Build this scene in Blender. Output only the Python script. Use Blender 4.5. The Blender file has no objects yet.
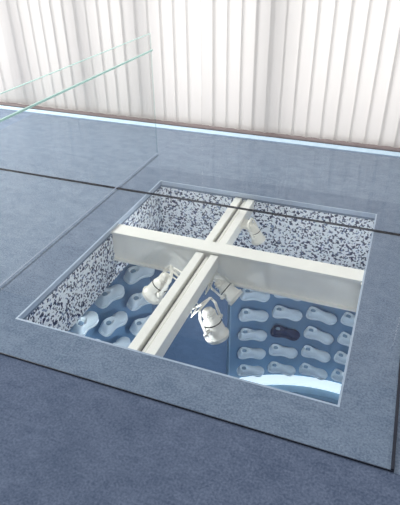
import bpy, bmesh, math, random
from mathutils import Vector, Matrix
random.seed(7)
scene = bpy.context.scene
scene.view_settings.view_transform = 'Standard'
COL = scene.collection

# ------------------------------------------------------------ materials
def new_mat(name):
    m = bpy.data.materials.new(name); m.use_nodes = True
    nt = m.node_tree
    return m, nt, nt.nodes['Principled BSDF']

def plain(name, col, rough=0.5, metal=0.0, var=0.06, scale=12, emit=None, es=0):
    m, nt, b = new_mat(name)
    tc = nt.nodes.new('ShaderNodeTexCoord')
    n = nt.nodes.new('ShaderNodeTexNoise'); n.inputs['Scale'].default_value = scale
    nt.links.new(tc.outputs['Object'], n.inputs['Vector'])
    r = nt.nodes.new('ShaderNodeValToRGB')
    r.color_ramp.elements[0].position = 0.3; r.color_ramp.elements[1].position = 0.7
    r.color_ramp.elements[0].color = (*[c*(1-var) for c in col], 1)
    r.color_ramp.elements[1].color = (*[min(1, c*(1+var)) for c in col], 1)
    nt.links.new(n.outputs['Fac'], r.inputs['Fac'])
    nt.links.new(r.outputs['Color'], b.inputs['Base Color'])
    b.inputs['Roughness'].default_value = rough
    b.inputs['Metallic'].default_value = metal
    if emit:
        b.inputs['Emission Color'].default_value = (*emit, 1)
        b.inputs['Emission Strength'].default_value = es
    return m

def carpet(name, c1, c2, bump=0.40, fs=105):
    m, nt, b = new_mat(name)
    tc = nt.nodes.new('ShaderNodeTexCoord')
    mp = nt.nodes.new('ShaderNodeMapping'); mp.inputs['Scale'].default_value = (1.0, 1.6, 1.0); mp.inputs['Rotation'].default_value = (0, 0, 0.5)
    nt.links.new(tc.outputs['Object'], mp.inputs[0])
    big = nt.nodes.new('ShaderNodeTexNoise'); big.inputs['Scale'].default_value = 8; big.inputs['Detail'].default_value = 10
    big.inputs['Roughness'].default_value = 0.8; big.inputs['Distortion'].default_value = 0.9
    fine = nt.nodes.new('ShaderNodeTexNoise'); fine.inputs['Scale'].default_value = fs; fine.inputs['Detail'].default_value = 4
    nt.links.new(mp.outputs[0], big.inputs['Vector']); nt.links.new(tc.outputs['Object'], fine.inputs['Vector'])
    mx = nt.nodes.new('ShaderNodeMix'); mx.data_type = 'FLOAT'; mx.inputs[0].default_value = 0.5
    nt.links.new(big.outputs['Fac'], mx.inputs[2]); nt.links.new(fine.outputs['Fac'], mx.inputs[3])
    r = nt.nodes.new('ShaderNodeValToRGB')
    r.color_ramp.elements[0].position = 0.39; r.color_ramp.elements[1].position = 0.61
    r.color_ramp.elements[0].color = (*c1, 1); r.color_ramp.elements[1].color = (*c2, 1)
    nt.links.new(mx.outputs[0], r.inputs['Fac']); nt.links.new(r.outputs['Color'], b.inputs['Base Color'])
    bp = nt.nodes.new('ShaderNodeBump'); bp.inputs['Strength'].default_value = bump; bp.inputs['Distance'].default_value = 0.01
    nt.links.new(fine.outputs['Fac'], bp.inputs['Height']); nt.links.new(bp.outputs['Normal'], b.inputs['Normal'])
    b.inputs['Roughness'].default_value = 0.95
    b.inputs['Specular IOR Level'].default_value = 0.1
    return m

def speckle(name):
    m, nt, b = new_mat(name)
    tc = nt.nodes.new('ShaderNodeTexCoord')
    ds = nt.nodes.new('ShaderNodeTexNoise'); ds.inputs['Scale'].default_value = 60
    nt.links.new(tc.outputs['Object'], ds.inputs['Vector'])
    mxv = nt.nodes.new('ShaderNodeMix'); mxv.data_type = 'VECTOR'; mxv.inputs[0].default_value = 0.02
    nt.links.new(tc.outputs['Object'], mxv.inputs[4]); nt.links.new(ds.outputs['Color'], mxv.inputs[5])
    v = nt.nodes.new('ShaderNodeTexVoronoi'); v.inputs['Scale'].default_value = 88
    nt.links.new(mxv.outputs[1], v.inputs['Vector'])
    sp = nt.nodes.new('ShaderNodeSeparateColor'); nt.links.new(v.outputs['Color'], sp.inputs[0])
    r = nt.nodes.new('ShaderNodeValToRGB'); r.color_ramp.interpolation = 'CONSTANT'
    e = r.color_ramp.elements
    e[0].position = 0.0; e[0].color = (0.01, 0.02, 0.08, 1)
    e[1].position = 0.36; e[1].color = (0.93, 0.96, 1.0, 1)
    e2 = e.new(0.26); e2.color = (0.22, 0.28, 0.42, 1)
    nt.links.new(sp.outputs[0], r.inputs['Fac']); nt.links.new(r.outputs['Color'], b.inputs['Base Color'])
    b.inputs['Roughness'].default_value = 0.6
    return m

def glass(name, tint, refl=1.0):
    m = bpy.data.materials.new(name); m.use_nodes = True
    nt = m.node_tree; nt.nodes.clear()
    o = nt.nodes.new('ShaderNodeOutputMaterial')
    t = nt.nodes.new('ShaderNodeBsdfTransparent'); t.inputs[0].default_value = (*tint, 1)
    g = nt.nodes.new('ShaderNodeBsdfGlossy'); g.inputs['Roughness'].default_value = 0.015
    f = nt.nodes.new('ShaderNodeFresnel'); f.inputs['IOR'].default_value = 1.45
    geo = nt.nodes.new('ShaderNodeNewGeometry')
    inv = nt.nodes.new('ShaderNodeMath'); inv.operation = 'SUBTRACT'; inv.inputs[0].default_value = refl
    sc = nt.nodes.new('ShaderNodeMath'); sc.operation = 'MULTIPLY'; sc.inputs[1].default_value = refl
    nt.links.new(geo.outputs['Backfacing'], sc.inputs[0]); nt.links.new(sc.outputs[0], inv.inputs[1])
    mu = nt.nodes.new('ShaderNodeMath'); mu.operation = 'MULTIPLY'
    nt.links.new(inv.outputs[0], mu.inputs[1])
    mx = nt.nodes.new('ShaderNodeMixShader')
    nt.links.new(f.outputs[0], mu.inputs[0]); nt.links.new(mu.outputs[0], mx.inputs[0])
    nt.links.new(t.outputs[0], mx.inputs[1]); nt.links.new(g.outputs[0], mx.inputs[2])
    nt.links.new(mx.outputs[0], o.inputs[0])
    return m

def translucent(name, col):
    m = bpy.data.materials.new(name); m.use_nodes = True
    nt = m.node_tree; nt.nodes.clear()
    o = nt.nodes.new('ShaderNodeOutputMaterial')
    tc = nt.nodes.new('ShaderNodeTexCoord')
    mp = nt.nodes.new('ShaderNodeMapping'); mp.inputs['Scale'].default_value = (1.5, 1.5, 0.3)
    n = nt.nodes.new('ShaderNodeTexNoise'); n.inputs['Scale'].default_value = 1.0; n.inputs['Detail'].default_value = 1
    nt.links.new(tc.outputs['Object'], mp.inputs[0]); nt.links.new(mp.outputs[0], n.inputs['Vector'])
    r = nt.nodes.new('ShaderNodeValToRGB')
    r.color_ramp.elements[0].position = 0.35; r.color_ramp.elements[1].position = 0.62
    r.color_ramp.elements[0].color = (*[c*0.95 for c in col], 1); r.color_ramp.elements[1].color = (*col, 1)
    nt.links.new(n.outputs['Fac'], r.inputs['Fac'])
    d = nt.nodes.new('ShaderNodeBsdfDiffuse'); t = nt.nodes.new('ShaderNodeBsdfTranslucent')
    nt.links.new(r.outputs[0], d.inputs[0]); nt.links.new(r.outputs[0], t.inputs[0])
    mx = nt.nodes.new('ShaderNodeMixShader'); mx.inputs[0].default_value = 0.5
    nt.links.new(d.outputs[0], mx.inputs[1]); nt.links.new(t.outputs[0], mx.inputs[2])
    nt.links.new(mx.outputs[0], o.inputs[0])
    return m

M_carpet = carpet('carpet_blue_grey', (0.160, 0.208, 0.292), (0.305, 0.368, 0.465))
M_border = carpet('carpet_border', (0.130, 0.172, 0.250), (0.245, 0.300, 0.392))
M_carpet2 = carpet('carpet_near_dimmed', (0.072, 0.098, 0.158), (0.145, 0.180, 0.260))  # near carpet darkened in colour for the light fading from the window
M_lowfloor = carpet('carpet_deep_blue', (0.065, 0.110, 0.190), (0.100, 0.160, 0.260), 0.2)
M_speck = speckle('speckled_plaster')
M_cream = plain('cream_paint', (0.93, 0.91, 0.85), 0.35, var=0.02)
M_white = plain('white_enamel', (0.90, 0.87, 0.79), 0.3, var=0.02)
M_groove = plain('dark_groove', (0.02, 0.02, 0.02), 0.6)
M_black = plain('black_rubber', (0.012, 0.016, 0.03), 0.5)
M_slabunder = plain('ceiling_white', (0.55, 0.6, 0.65), 0.8)
M_bluewall = plain('display_blue', (0.17, 0.30, 0.46), 0.5, var=0.08, scale=3)
M_darkwall = plain('deep_blue_wall', (0.085, 0.14, 0.24), 0.7, var=0.08, scale=3)
M_shoe = plain('pale_blue_shoe', (0.74, 0.82, 0.87), 0.5, var=0.03)
M_sole = plain('pale_sole', (0.74, 0.82, 0.87), 0.6, var=0.03)
M_insole = plain('insole_opening_shade', (0.24, 0.35, 0.46), 0.8, var=0.04)  # dark colour paints the shade inside the ankle opening
M_darkshoe = plain('navy_shoe', (0.02, 0.035, 0.10), 0.5)
M_glow = plain('glowing_strip', (0.78, 0.90, 0.96), 0.5, emit=(0.84, 0.96, 1.0), es=0.7)
M_plinth = plain('pale_plinth', (0.32, 0.48, 0.62), 0.5)
M_rim = plain('rim_metal', (0.42, 0.50, 0.62), 0.4)
M_chan = plain('channel_grey', (0.26, 0.31, 0.40), 0.6)
M_sill = plain('pale_sill_glow', (0.62, 0.80, 0.95), 0.4, emit=(0.6, 0.82, 1.0), es=0.10)  # faint emission stands in for daylight falling under the blinds
M_brown = plain('brown_trim', (0.20, 0.16, 0.16), 0.6)
M_frame = plain('window_frame_grey', (0.22, 0.20, 0.20), 0.5)
M_slat = translucent('blind_fabric', (0.88, 0.86, 0.835))
M_glass = glass('floor_glass', (0.98, 0.99, 0.99), 0.8)
M_bal = glass('balustrade_glass', (0.985, 0.992, 0.99), 0.45)
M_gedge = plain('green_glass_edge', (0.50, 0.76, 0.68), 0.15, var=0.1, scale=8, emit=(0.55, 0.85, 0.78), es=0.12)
M_edge2 = glass('pale_glass_edge', (0.90, 0.945, 0.94), 0.2)
M_lens = plain('lamp_lens', (0.8, 0.85, 0.9), 0.1, emit=(0.9, 0.95, 1.0), es=1.0)

# ------------------------------------------------------------ helpers
def add(name, me, mat=None, parent=None, **props):
    o = bpy.data.objects.new(name, me)
    COL.objects.link(o)
    if mat is not None and me is not None: me.materials.append(mat)
    if parent is not None: o.parent = parent
    for k, v in props.items(): o[k] = v
    return o

def smooth(me):
    for p in me.polygons: p.use_smooth = True

def bm_box(bm, lo, hi):
    vs = [bm.verts.new((x, y, z)) for z in (lo[2], hi[2]) for y in (lo[1], hi[1]) for x in (lo[0], hi[0])]
    for f in ((0,2,3,1),(4,5,7,6),(0,1,5,4),(2,6,7,3),(0,4,6,2),(1,3,7,5)):
        bm.faces.new([vs[i] for i in f])

def boxes_mesh(name, lst, bevel=0.0):
    bm = bmesh.new()
    for lo, hi in lst: bm_box(bm, lo, hi)
    if bevel > 0:
        bmesh.ops.bevel(bm, geom=bm.edges[:], offset=bevel, segments=2, affect='EDGES', profile=0.5)
    bmesh.ops.recalc_face_normals(bm, faces=bm.faces)
    me = bpy.data.meshes.new(name); bm.to_mesh(me); bm.free()
    return me

def box(name, lo, hi, mat, bevel=0.0, parent=None, **p):
    return add(name, boxes_mesh(name, [(lo, hi)], bevel), mat, parent, **p)

def ring_slab(name, outer, inner, z0, z1, mat, **p):
    bm = bmesh.new()
    def loop(r, z): return [bm.verts.new((x, y, z)) for x, y in ((r[0],r[1]),(r[2],r[1]),(r[2],r[3]),(r[0],r[3]))]
    ot, it, ob, ib = loop(outer, z1), loop(inner, z1), loop(outer, z0), loop(inner, z0)
    for i in range(4):
        j = (i+1) % 4
        bm.faces.new((ot[i], ot[j], it[j], it[i]))
        bm.faces.new((ob[j], ob[i], ib[i], ib[j]))
        bm.faces.new((ob[i], ob[j], ot[j], ot[i]))
        bm.faces.new((ib[j], ib[i], it[i], it[j]))
    me = bpy.data.meshes.new(name); bm.to_mesh(me); bm.free()
    return add(name, me, mat, **p)

def arc_wall(name, c, r0, r1, a0, a1, z0, z1, mat, n=48, parent=None, **p):
    bm = bmesh.new(); rows = []
    for i in range(n+1):
        a = math.radians(a0 + (a1-a0)*i/n)
        cs, sn = math.cos(a), math.sin(a)
        rows.append([bm.verts.new((c[0]+r*cs, c[1]+r*sn, z)) for r, z in ((r0,z0),(r1,z0),(r1,z1),(r0,z1))])
    for i in range(n):
        for k in range(4):
            bm.faces.new((rows[i][k], rows[i][(k+1)%4], rows[i+1][(k+1)%4], rows[i+1][k]))
    bm.faces.new(rows[0]); bm.faces.new(rows[-1][::-1])
    bmesh.ops.recalc_face_normals(bm, faces=bm.faces)
    me = bpy.data.meshes.new(name); bm.to_mesh(me); bm.free()
    return add(name, me, mat, parent, **p)

def lathe_mesh(name, prof, n=28):
    bm = bmesh.new(); rings = []
    for r, z in prof:
        if r < 1e-5: rings.append([bm.verts.new((0, 0, z))])
        else: rings.append([bm.verts.new((r*math.cos(2*math.pi*i/n), r*math.sin(2*math.pi*i/n), z)) for i in range(n)])
    for a, b in zip(rings, rings[1:]):
        for i in range(n):
            j = (i+1) % n
            if len(a) == 1 and len(b) == 1: continue
            if len(a) == 1: bm.faces.new((a[0], b[i], b[j]))
            elif len(b) == 1: bm.faces.new((a[i], b[0], a[j]))
            else: bm.faces.new((a[i], b[i], b[j], a[j]))
    bmesh.ops.recalc_face_normals(bm, faces=bm.faces)
    me = bpy.data.meshes.new(name); bm.to_mesh(me); bm.free(); smooth(me)
    return me

def tube_mesh(name, paths, r, n=8):
    bm = bmesh.new()
    for pts in paths:
        pts = [Vector(p) for p in pts]; rings = []
        for i, p in enumerate(pts):
            d = (pts[min(i+1, len(pts)-1)] - pts[max(i-1, 0)]).normalized()
            up = Vector((0, 0, 1)) if abs(d.z) < 0.9 else Vector((1, 0, 0))
            u = d.cross(up).normalized(); v = d.cross(u)
            rings.append([bm.verts.new(p + r*(math.cos(2*math.pi*k/n)*u + math.sin(2*math.pi*k/n)*v)) for k in range(n)])
        for a, b in zip(rings, rings[1:]):
            for k in range(n): bm.faces.new((a[k], a[(k+1)%n], b[(k+1)%n], b[k]))
        bm.faces.new(rings[0]); bm.faces.new(rings[-1])
    bmesh.ops.recalc_face_normals(bm, faces=bm.faces)
    me = bpy.data.meshes.new(name); bm.to_mesh(me); bm.free(); smooth(me)
    return me

def strap_mesh(name, pts, wide, thick):
    """flat strap in the xz plane, width along y"""
    bm = bmesh.new(); rings = []
    P = [Vector(p) for p in pts]
    for i, p in enumerate(P):
        d = (P[min(i+1, len(P)-1)] - P[max(i-1, 0)]).normalized()
        nrm = Vector((-d.z, 0, d.x))
        rings.append([bm.verts.new(p + nrm*a + Vector((0, b, 0))) for a, b in ((-thick, -wide), (thick, -wide), (thick, wide), (-thick, wide))])
    for a, b in zip(rings, rings[1:]):
        for k in range(4): bm.faces.new((a[k], a[(k+1)%4], b[(k+1)%4], b[k]))
    bm.faces.new(rings[0]); bm.faces.new(rings[-1])
    bmesh.ops.recalc_face_normals(bm, faces=bm.faces)
    me = bpy.data.meshes.new(name); bm.to_mesh(me); bm.free()
    return me

# ------------------------------------------------------------ dimensions (metres)
WX0, WX1, WY0, WY1 = -1.63, 0.0, 1.545, 3.315      # floor opening
SLAB = 0.39
LZ = -2.80                                          # lower floor level
CC, RW = (-0.10, 2.50), 1.85                        # round display wall
JY0, JY1, JX = 1.31, 3.07, 0.22                     # glass sheet joints

# ------------------------------------------------------------ upper room
BRD = (-1.872, JY0-0.003, JX+0.005, 3.53)
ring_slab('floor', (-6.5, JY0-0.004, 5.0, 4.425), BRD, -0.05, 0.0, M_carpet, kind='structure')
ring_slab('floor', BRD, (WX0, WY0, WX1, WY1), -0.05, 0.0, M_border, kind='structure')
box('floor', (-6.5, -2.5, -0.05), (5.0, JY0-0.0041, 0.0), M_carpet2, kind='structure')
ring_slab('ceiling', (-6.5, -2.5, 5.0, 5.6), (WX0-0.02, WY0-0.02, WX1+0.02, WY1+0.02), -SLAB, -0.052, M_slabunder, kind='structure')
ring_slab('shaft_lining', (WX0-0.019, WY0-0.019, WX1+0.019, WY1+0.019), (WX0, WY0, WX1, WY1), -SLAB-0.005, -0.051, M_speck,
          label='speckled plaster lining of the square floor opening', category='lining', kind='structure')
box('trim_9', (WX0-0.019, WY1-0.0, -0.53), (WX1+0.019, WY1+0.019, -SLAB-0.0055), M_speck, kind='structure')
ring_slab('trim_1', (WX0-0.004, WY0-0.004, WX1+0.004, WY1+0.004), (WX0+0.006, WY0+0.006, WX1-0.006, WY1-0.006), -0.03, 0.001, M_rim, kind='structure')
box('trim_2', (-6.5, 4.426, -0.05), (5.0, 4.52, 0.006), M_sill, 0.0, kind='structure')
box('baseboard_back', (-6.5, 4.522, -0.05), (5.0, 4.545, 0.014), M_brown, kind='structure')
wl = [((-6.5, 4.72, 0.0), (5.0, 4.80, 0.06)), ((-6.5, 4.72, 2.9), (5.0, 4.80, 3.0))]
for x in (-6.5, -5.2, -3.9, -3.1, -2.45, -1.15, 0.2, 1.5, 2.8, 4.1, 4.93):
    wl.append(((x, 4.72, 0.06), (x+0.09, 4.80, 2.9)))
add('window_1', boxes_mesh('window_1', wl), M_frame, kind='structure')
box('trim_3', (-6.5, 4.55, -0.05), (5.0, 5.6, -0.001), M_brown, kind='structure')

# vertical blinds
def blind(x0, n, pitch, w=0.156):
    root = add('vertical_blind', None, label='white translucent fabric vertical blind covering the tall window', category='blind')
    root['group'] = 'vertical blinds across the window'
    root.location = (x0 + n*pitch/2, 4.61, 0)
    bm = bmesh.new()
    for i in range(n):
        cx = -n*pitch/2 + (i+0.5)*pitch + random.uniform(-0.004, 0.004)
        a = math.radians(6.5 + random.uniform(-0.5, 0.5))
        zb = 0.016
        lo_, hi_ = -w/2, w/2
        if i == 0: lo_ = -w/2+0.016
        if i == n-1: hi_ = w/2-0.018
        c = []
        for u in (lo_, hi_):
            x = cx + u*math.cos(a); y = u*math.sin(a)
            c.append((bm.verts.new((x, y, zb)), bm.verts.new((x, y, 2.80))))
        bm.faces.new((c[0][0], c[1][0], c[1][1], c[0][1]))
    me = bpy.data.meshes.new('slats'); bm.to_mesh(me); bm.free()
    add('slats', me, M_slat, root)
    hr = boxes_mesh('head_rail', [((-n*pitch/2, -0.03, 2.80), (n*pitch/2-0.004, 0.03, 2.86))], 0.004)
    add('head_rail', hr, M_white, root)
    pts = []
    for i in range(n):
        cx = -n*pitch/2 + (i+0.5)*pitch
        pts.append((cx, -0.050, 0.040)); 
        if i < n-1: pts.append((cx+pitch/2, -0.050, 0.030))
    add('bead_chain', tube_mesh('bead_chain', [pts], 0.0018, 5), M_white, root)
for k in range(5):
    blind(-6.2 + k*(17*0.130+0.001), 17, 0.130)

# glass floor sheets laid over carpet with dark joints
box('glass_floor_panel', (-3.6, JY0, 0.002), (JX, JY1-0.006, 0.012), M_glass, label='large clear walk-on glass sheet over the floor opening', category='glass panel', group='walk-on glass sheets')
box('glass_floor_panel', (-3.6, JY1+0.006, 0.002), (2.6, 4.36, 0.012), M_glass, label='clear walk-on glass sheet beside the window', category='glass panel', group='walk-on glass sheets')
box('joint_strip', (-6.0, JY1-0.005, 0.001), (2.6, JY1+0.005, 0.013), M_black, label='black rubber joint between glass floor sheets', category='joint')
box('joint_strip', (-6.0, JY0-0.0040, 0.001), (JX+0.012, JY0-0.0005, 0.008), M_black, label='black rubber edge along the glass floor sheet', category='joint')
box('joint_strip', (JX+0.001, JY0, 0.001), (JX+0.012, JY1-0.006, 0.014), M_black, label='black rubber edge along the side of glass sheet', category='joint')

# glass balustrade
BX, BY = -1.885, 3.80
bal = add('glass_balustrade', None, label='clear frameless glass balustrade with green edges standing on carpet', category='balustrade')
bal.location = (BX, BY, 0.0135)
add('glass_pane', boxes_mesh('p', [((-0.006, -4.5, 0.0), (0.006, 0.0, 0.970))]), M_bal, bal)
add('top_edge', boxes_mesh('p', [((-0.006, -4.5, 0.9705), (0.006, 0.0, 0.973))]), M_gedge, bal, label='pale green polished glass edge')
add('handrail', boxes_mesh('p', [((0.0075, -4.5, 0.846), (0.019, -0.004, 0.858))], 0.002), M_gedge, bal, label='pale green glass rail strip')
add('end_edge', boxes_mesh('p', [((-0.0055, 0.0005, 0.0), (0.0055, 0.0015, 0.970))]), M_edge2, bal, label='polished vertical glass edge')
box('base_channel', (-0.005, -4.5, -0.0006), (0.005, 0.0, 0.001), M_chan, parent=bal)

# ------------------------------------------------------------ beams
BYa, BYb, BT, BB = 2.51, 2.625, -0.018, -0.245
gird = add('girder', boxes_mesh('girder', [((WX0+0.001, BYa, BT-0.012), (WX1-0.001, BYb, BT)),
                                 ((WX0+0.001, BYa, BB), (WX1-0.001, BYb, BB+0.012)),
                                 ((WX0+0.001, BYa+0.022, BB+0.012), (WX1-0.001, BYb-0.022, BT-0.012))], 0.0), M_cream, label='deep cream-painted steel beam spanning the floor opening', category='beam')
box('bolt_plate', (WX1-0.012, BYa-0.02, BB+0.02), (WX1-0.002, BYa-0.0005, BT-0.01), M_cream, parent=gird)

RT = -0.038
def rail(y0, y1, lbl):
    root = add('lighting_rail', None, label=lbl, category='rail')
    root['group'] = 'twin rails across the opening'
    root.location = (-0.94, y0, RT)
    L = y1-y0
    for a, b in ((-0.074, -0.022), (0.022, 0.074)):
        add('rail_bar', boxes_mesh('rail_bar', [((a, 0, -0.090), (b, L, 0.0))], 0.003), M_cream, root)
    add('groove', boxes_mesh('groove', [((-0.0215, 0, -0.080), (0.0215, L, -0.040))]), M_groove, root, label='dark groove between the bars')
    add('track', boxes_mesh('track', [((-0.0085, 0, -0.0395), (0.0085, L, -0.020))], 0.002), M_cream, root)
rail(WY0+0.002, BYa-0.001, 'cream twin-bar lighting rail carrying three spotlights')
rail(BYb+0.001, WY1-0.002, 'short cream twin-bar lighting rail carrying one spotlight')

# ------------------------------------------------------------ spotlights
hous = lathe_mesh('lamp_housing', [(0.0, -0.112), (0.022, -0.112), (0.029, -0.108), (0.032, -0.098), (0.033, -0.060), (0.038, -0.052), (0.048, -0.042), (0.054, -0.025), (0.058, 0.02),
                                   (0.062, 0.055), (0.066, 0.057), (0.068, 0.085), (0.065, 0.089), (0.058, 0.085), (0.052, 0.05), (0.03, 0.02), (0.0, 0.015)])
ringm = lathe_mesh('front_ring', [(0.0685, 0.060), (0.073, 0.062), (0.073, 0.070), (0.0685, 0.072)])
finm = lathe_mesh('cooling_collar', [(0.0335, -0.088), (0.042, -0.086), (0.042, -0.080), (0.0335, -0.078), (0.0335, -0.072), (0.042, -0.070), (0.042, -0.064), (0.0335, -0.062)])
slotm = lathe_mesh('vent_band', [(0.0544, -0.024), (0.0562, -0.023), (0.0568, -0.018), (0.0548, -0.017)])
lensm = lathe_mesh('lens', [(0.0, 0.058), (0.030, 0.060), (0.0515, 0.056)])
def spotlight(attach, body, direction, lbl, s=1.0, watt=25, dzf=None):
    root = add('spotlight', None, label=lbl, category='spotlight', group='white spotlights on the rail')
    A, B = Vector(attach), Vector(body)
    root.location = A
    D = Vector(direction).normalized()
    q = D.to_track_quat('Z', 'Y')
    mm = Matrix.Translation(B-A) @ q.to_matrix().to_4x4() @ Matrix.Scale(s, 4)
    h = add('housing', hous.copy(), M_white, root); h.matrix_local = mm
    for nm, me, mt in (('front_ring', ringm, M_white), ('cooling_collar', finm, M_white), ('vent_band', slotm, M_groove), ('lens', lensm, M_lens)):
        add(nm, me.copy(), mt, h)
    side = 0.088
    yk = [(side, 0, 0.015), (side, 0, -0.10), (side*0.7, 0, -0.148), (-side*0.7, 0, -0.148), (-side, 0, -0.10), (-side, 0, 0.015)]
    add('yoke', strap_mesh('yoke', yk, 0.009, 0.0025), M_white, h)
    for sg in (1, -1):
        add('pivot_knob', tube_mesh('pivot_knob', [[(sg*(side+0.014), 0, 0.0), (sg*0.05, 0, 0.0)]], 0.011), M_white, h)
    top = q @ Vector((0, 0, -0.150*s)) + (B-A)
    add('mount', boxes_mesh('mount', [((-0.028, -0.052, -0.024), (0.028, 0.052, 0.0))], 0.004), M_white, root)
    dz = dzf if dzf is not None else min(-0.055, top.z*0.6)
    add('arm', tube_mesh('arm', [[(0, 0, -0.020), (0, 0, dz), tuple(top*0.6+Vector((0, 0, dz))*0.4), tuple(top)]], 0.007), M_white, root)
    for sg in (1, -1):
        add('brace', tube_mesh('brace', [[(0.018, sg*0.038, -0.020), (0.03, sg*0.050, dz), tuple(top+Vector((0.0, sg*0.036, 0.0)))]], 0.0045), M_white, root)
    add('crossbar', tube_mesh('crossbar', [[(0.03, -0.062, dz), (0.03, 0.062, dz)]], 0.005), M_white, root)
    ld = bpy.data.lights.new('lamp', 'SPOT'); ld.energy = watt; ld.spot_size = math.radians(84); ld.spot_blend = 0.8; ld.color = (0.85, 0.94, 1.0)
    ld.shadow_soft_size = 0.04
    lo = bpy.data.objects.new('lamp_light', ld); COL.objects.link(lo); lo.parent = h
    lo.matrix_local = Matrix.Translation((0, 0, 0.10)) @ Matrix.Rotation(math.pi, 4, 'X')

RZ = -0.130
spotlight((-0.905, 2.13, RZ), (-0.755, 2.105, -0.238), (0.36, -0.05, -0.95), 'large white bell spotlight hanging from rail, pointing down', 1.0, 30)
spotlight((-0.905, 2.36, RZ), (-0.770, 2.410, -0.215), (0.85, -0.12, -0.50), 'white spotlight beside the beam, turned toward the shoe wall', 0.84, 30)
spotlight((-0.975, 2.33, RZ), (-1.19, 2.30, -0.218), (-0.55, -0.25, -0.85), 'white spotlight on the rail, tilted toward the curved shoe wall', 1.0, 16)
spotlight((-0.838, 3.02, -0.07), (-0.768, 3.02, -0.148), (0.42, 0.0, -0.85), 'white spotlight behind the deep beam on the short rail', 0.74, 16, -0.03)

# ------------------------------------------------------------ lower room
box('floor', (-6.0, -2.4, LZ-0.1), (4.9, 7.5, LZ), M_lowfloor, kind='structure')
box('wall_left', (-6.1, -2.4, LZ), (-6.0, 7.5, -SLAB-0.001), M_darkwall, kind='structure')
box('wall_right', (4.9, -2.4, LZ), (5.0, 7.5, -SLAB-0.001), M_darkwall, kind='structure')
box('wall_back', (-6.0, 7.5, LZ), (4.9, 7.6, -SLAB-0.001), M_darkwall, kind='structure')
box('wall_front', (-6.0, -2.5, LZ), (4.9, -2.4, -SLAB-0.001), M_darkwall, kind='structure')
box('ceiling', (-6.1, 5.6, -SLAB), (5.0, 7.6, -SLAB+0.1), M_slabunder, kind='structure')
A_R = (-20, 127.5); A_L = (155, 262)
for nm, (a0, a1) in (('wall_east', A_R), ('wall_west', A_L)):
    ex = 1.5 if nm == 'wall_east' else 0
    arc_wall(nm, CC, RW, RW+0.06, a0, a1, LZ+0.001, -SLAB-0.002, M_bluewall, kind='structure')
    arc_wall('trim_4' if nm == 'wall_east' else 'trim_5', CC, RW-0.13, RW-0.002, a0, a1+ex, LZ+0.001, LZ+0.085, M_glow, kind='structure')
    arc_wall('trim_6' if nm == 'wall_east' else 'trim_7', CC, RW-0.23, RW-0.131, a0, a1+ex, LZ+0.001, LZ+0.06, M_plinth, kind='structure')
arc_wall('trim_8', CC, RW-0.001, RW+0.07, 127.55, 127.95, LZ+0.001, -SLAB-0.003, M_plinth, n=2, kind='structure')

# shoe meshes --------------------------------------------------
def shoe_mesh():
    st = [(-0.146, 0.028, 0.088, 0), (-0.140, 0.042, 0.102, 0), (-0.126, 0.050, 0.108, 1), (-0.108, 0.053, 0.107, 1), (-0.088, 0.052, 0.106, 1), (-0.074, 0.049, 0.107, 1),
          (-0.060, 0.047, 0.110, 0), (-0.015, 0.042, 0.098, 0), (0.030, 0.046, 0.074, 0), (0.075, 0.059, 0.060, 0), (0.110, 0.059, 0.054, 0), (0.140, 0.043, 0.046, 0), (0.160, 0.016, 0.034, 0)]
    bm = bmesh.new(); rings = []
    for i, (x, w, h, c) in enumerate(st):
        if c: half = [(0, 0), (.85*w, 0), (w, .30*h), (.80*w, .94*h), (.48*w, h), (.40*w, .74*h), (0, .70*h)]
        else: half = [(0, 0), (.85*w, 0), (w, .30*h), (.80*w, .78*h), (.50*w, h*.96), (.3*w, h*1.0), (0, h*1.02)]
        pts = half + [(-y, z) for y, z in half[-2:0:-1]]
        rings.append([bm.verts.new((x, y, z+0.014)) for y, z in pts])
    n = len(rings[0])
    for a_, b_ in zip(rings, rings[1:]):
        for k in range(n): bm.faces.new((a_[k], a_[(k+1)%n], b_[(k+1)%n], b_[k]))
    bm.faces.new(rings[0]); bm.faces.new(rings[-1])
    bmesh.ops.recalc_face_normals(bm, faces=bm.faces)
    me = bpy.data.meshes.new('shoe'); bm.to_mesh(me); bm.free(); smooth(me)
    return me
def loft_flat(name, st, z0, z1):
    bm = bmesh.new(); rings = []
    for x, w in st:
        rings.append([bm.verts.new((x, y, z)) for y, z in ((-w, z0), (w, z0), (w, z1), (-w, z1))])
    for a_, b_ in zip(rings, rings[1:]):
        for k in range(4): bm.faces.new((a_[k], a_[(k+1)%4], b_[(k+1)%4], b_[k]))
    bm.faces.new(rings[0]); bm.faces.new(rings[-1])
    bmesh.ops.recalc_face_normals(bm, faces=bm.faces)
    me = bpy.data.meshes.new(name); bm.to_mesh(me); bm.free()
    return me
SM = shoe_mesh()
def smooth_w(pts, n=4):
    out = []
    for i in range(len(pts)-1):
        p0 = pts[max(i-1, 0)]; p1 = pts[i]; p2 = pts[i+1]; p3 = pts[min(i+2, len(pts)-1)]
        for k in range(n):
            t = k/n
            out.append(tuple(0.5*((2*p1[j])+(-p0[j]+p2[j])*t+(2*p0[j]-5*p1[j]+4*p2[j]-p3[j])*t*t+(-p0[j]+3*p1[j]-3*p2[j]+p3[j])*t**3) for j in (0, 1)))
    out.append(pts[-1]); return out
SO = loft_flat('sole', smooth_w([(-0.152, 0.012), (-0.147, 0.032), (-0.134, 0.046), (-0.105, 0.053), (-0.065, 0.050), (-0.02, 0.043), (0.02, 0.046), (0.06, 0.058), (0.09, 0.063), (0.12, 0.057), (0.146, 0.038), (0.160, 0.018), (0.166, 0.006)]), 0.0, 0.022)
IN = loft_flat('insole', smooth_w([(-0.120, 0.008), (-0.113, 0.014), (-0.098, 0.018), (-0.084, 0.016), (-0.074, 0.009)]), 0.080, 0.100)
SM.materials.append(M_shoe); SO.materials.append(M_sole); IN.materials.append(M_insole)
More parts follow.
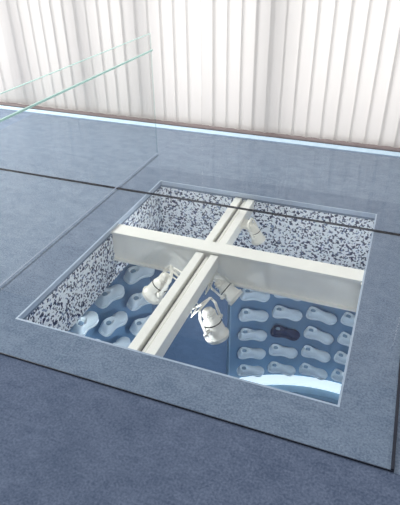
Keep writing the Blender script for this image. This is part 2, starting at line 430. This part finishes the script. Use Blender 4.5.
SMd = SM.copy(); SMd.materials.clear(); SMd.materials.append(M_darkshoe)
SOd = SO.copy(); SOd.materials.clear(); SOd.materials.append(M_darkshoe)
TILT = math.radians(20)
PL = 0.088
PEG = tube_mesh('support_peg', [[(0, 0, 0.010), (0, PL*math.cos(TILT), 0.010-PL*math.sin(TILT))]], 0.010)
PEG.materials.append(M_plinth)
def shoe(ang, z, dark=False, s=1.0):
    o = bpy.data.objects.new('shoe', SMd if dark else SM); COL.objects.link(o)
    for nm, me in (('sole', SOd if dark else SO), ('insole', IN), ('support_peg', PEG)):
        c = bpy.data.objects.new(nm, me); COL.objects.link(c); c.parent = o
    md = o.modifiers.new('sub', 'SUBSURF'); md.levels = 1; md.render_levels = 2
    a_ = math.radians(ang); r = RW - 0.104*s
    o.location = (CC[0]+r*math.cos(a_), CC[1]+r*math.sin(a_), z-0.045)
    R_ = Matrix.Rotation(a_ - math.pi/2, 4, 'Z') @ Matrix.Rotation(math.radians(9+random.uniform(-2, 2)), 4, 'Y') @ Matrix.Rotation(TILT, 4, 'X') 
    o.rotation_euler = R_.to_euler(); o.scale = (s, s, s)
    o['label'] = 'dark navy low shoe mounted on the curved blue wall' if dark else 'pale blue low shoe mounted on the curved blue wall'
    o['category'] = 'shoe'; o['group'] = 'shoes mounted on the curved wall'
ROWZ = [-1.17, -1.43, -1.695, -1.96, -2.225, -2.49]
for ri, z in enumerate(ROWZ):
    for ci, ang in enumerate((121, 109.5, 98, 86.5, 75)):
        shoe(ang, z, dark=(ri == 3 and ci == 1), s=1.0)
for ri in range(7):
    for ang in (161.5, 173.5, 185.5, 197.5, 209.5):
        shoe(ang, -0.72-0.28*ri, s=1.0)

# ------------------------------------------------------------ lights
def area(name, loc, rot, sx, sy, e, col):
    ld = bpy.data.lights.new(name, 'AREA'); ld.shape = 'RECTANGLE'; ld.size = sx; ld.size_y = sy; ld.energy = e; ld.color = col
    o = bpy.data.objects.new(name, ld); COL.objects.link(o); o.location = loc; o.rotation_euler = rot
    return o
area('daylight', (-0.8, 5.4, 1.45), (math.radians(-90), 0, 0), 12, 2.9, 245, (1.0, 0.97, 0.94))
area('overhead_fill', (-0.4, 0.6, 2.75), (0, 0, 0), 3, 0.8, 18, (1.0, 0.98, 0.95))  # unseen fill added overhead to brighten the beams, no real fitting
hl = area('high_fill', (-7.0, 4.0, 5.0), (0, 0, 0), 2.0, 2.0, 620, (1.0, 0.98, 0.95))  # added fill out of view, lifts beam tops and left sides
hl.rotation_euler = (Vector((-0.8, 2.6, 0)) - Vector((-7.0, 4.0, 5.0))).to_track_quat('-Z', 'Y').to_euler()
area('lower_light', (-0.3, 2.2, -0.60), (0, 0, 0), 0.6, 0.6, 34, (0.82, 0.91, 1.0))
area('corridor_fill', (-1.8, 5.2, -0.60), (0, 0, 0), 1.5, 1.5, 50, (0.82, 0.90, 1.0))  # added unseen fill so the space past the doorway shows blue
for nm, loc, e in (('shaft_fill', (-1.30, 2.70, -0.17), 1.9), ('shaft_fill', (-0.35, 2.70, -0.17), 1.9), ('shaft_fill', (-0.94, 1.95, -0.150), 2.6)):  # point fills added behind girder and rail to brighten the lining
    ld = bpy.data.lights.new(nm, 'POINT'); ld.energy = e; ld.shadow_soft_size = 0.01; ld.color = (0.92, 0.97, 1.0)
    o = bpy.data.objects.new(nm, ld); COL.objects.link(o); o.location = loc

w = bpy.data.worlds.new('World'); scene.world = w; w.use_nodes = True
w.node_tree.nodes['Background'].inputs[0].default_value = (0.84, 0.90, 1.0, 1)
w.node_tree.nodes['Background'].inputs[1].default_value = 0.37

# ------------------------------------------------------------ camera
cd = bpy.data.cameras.new('camera'); cam = bpy.data.objects.new('camera', cd); COL.objects.link(cam)
fwd = Vector((-0.3083, 0.7818, -0.5422)).normalized()
right = Vector((0.9332, 0.3588, -0.0127)); right = (right - right.dot(fwd)*fwd).normalized()
up = right.cross(fwd)
R = Matrix((right, up, -fwd)).transposed()
cam.matrix_world = Matrix.Translation((0, 0, 1.7)) @ R.to_4x4()
cd.sensor_fit = 'VERTICAL'; cd.sensor_height = 36; cd.lens = 36*512/505
cd.clip_start = 0.02
scene.camera = cam
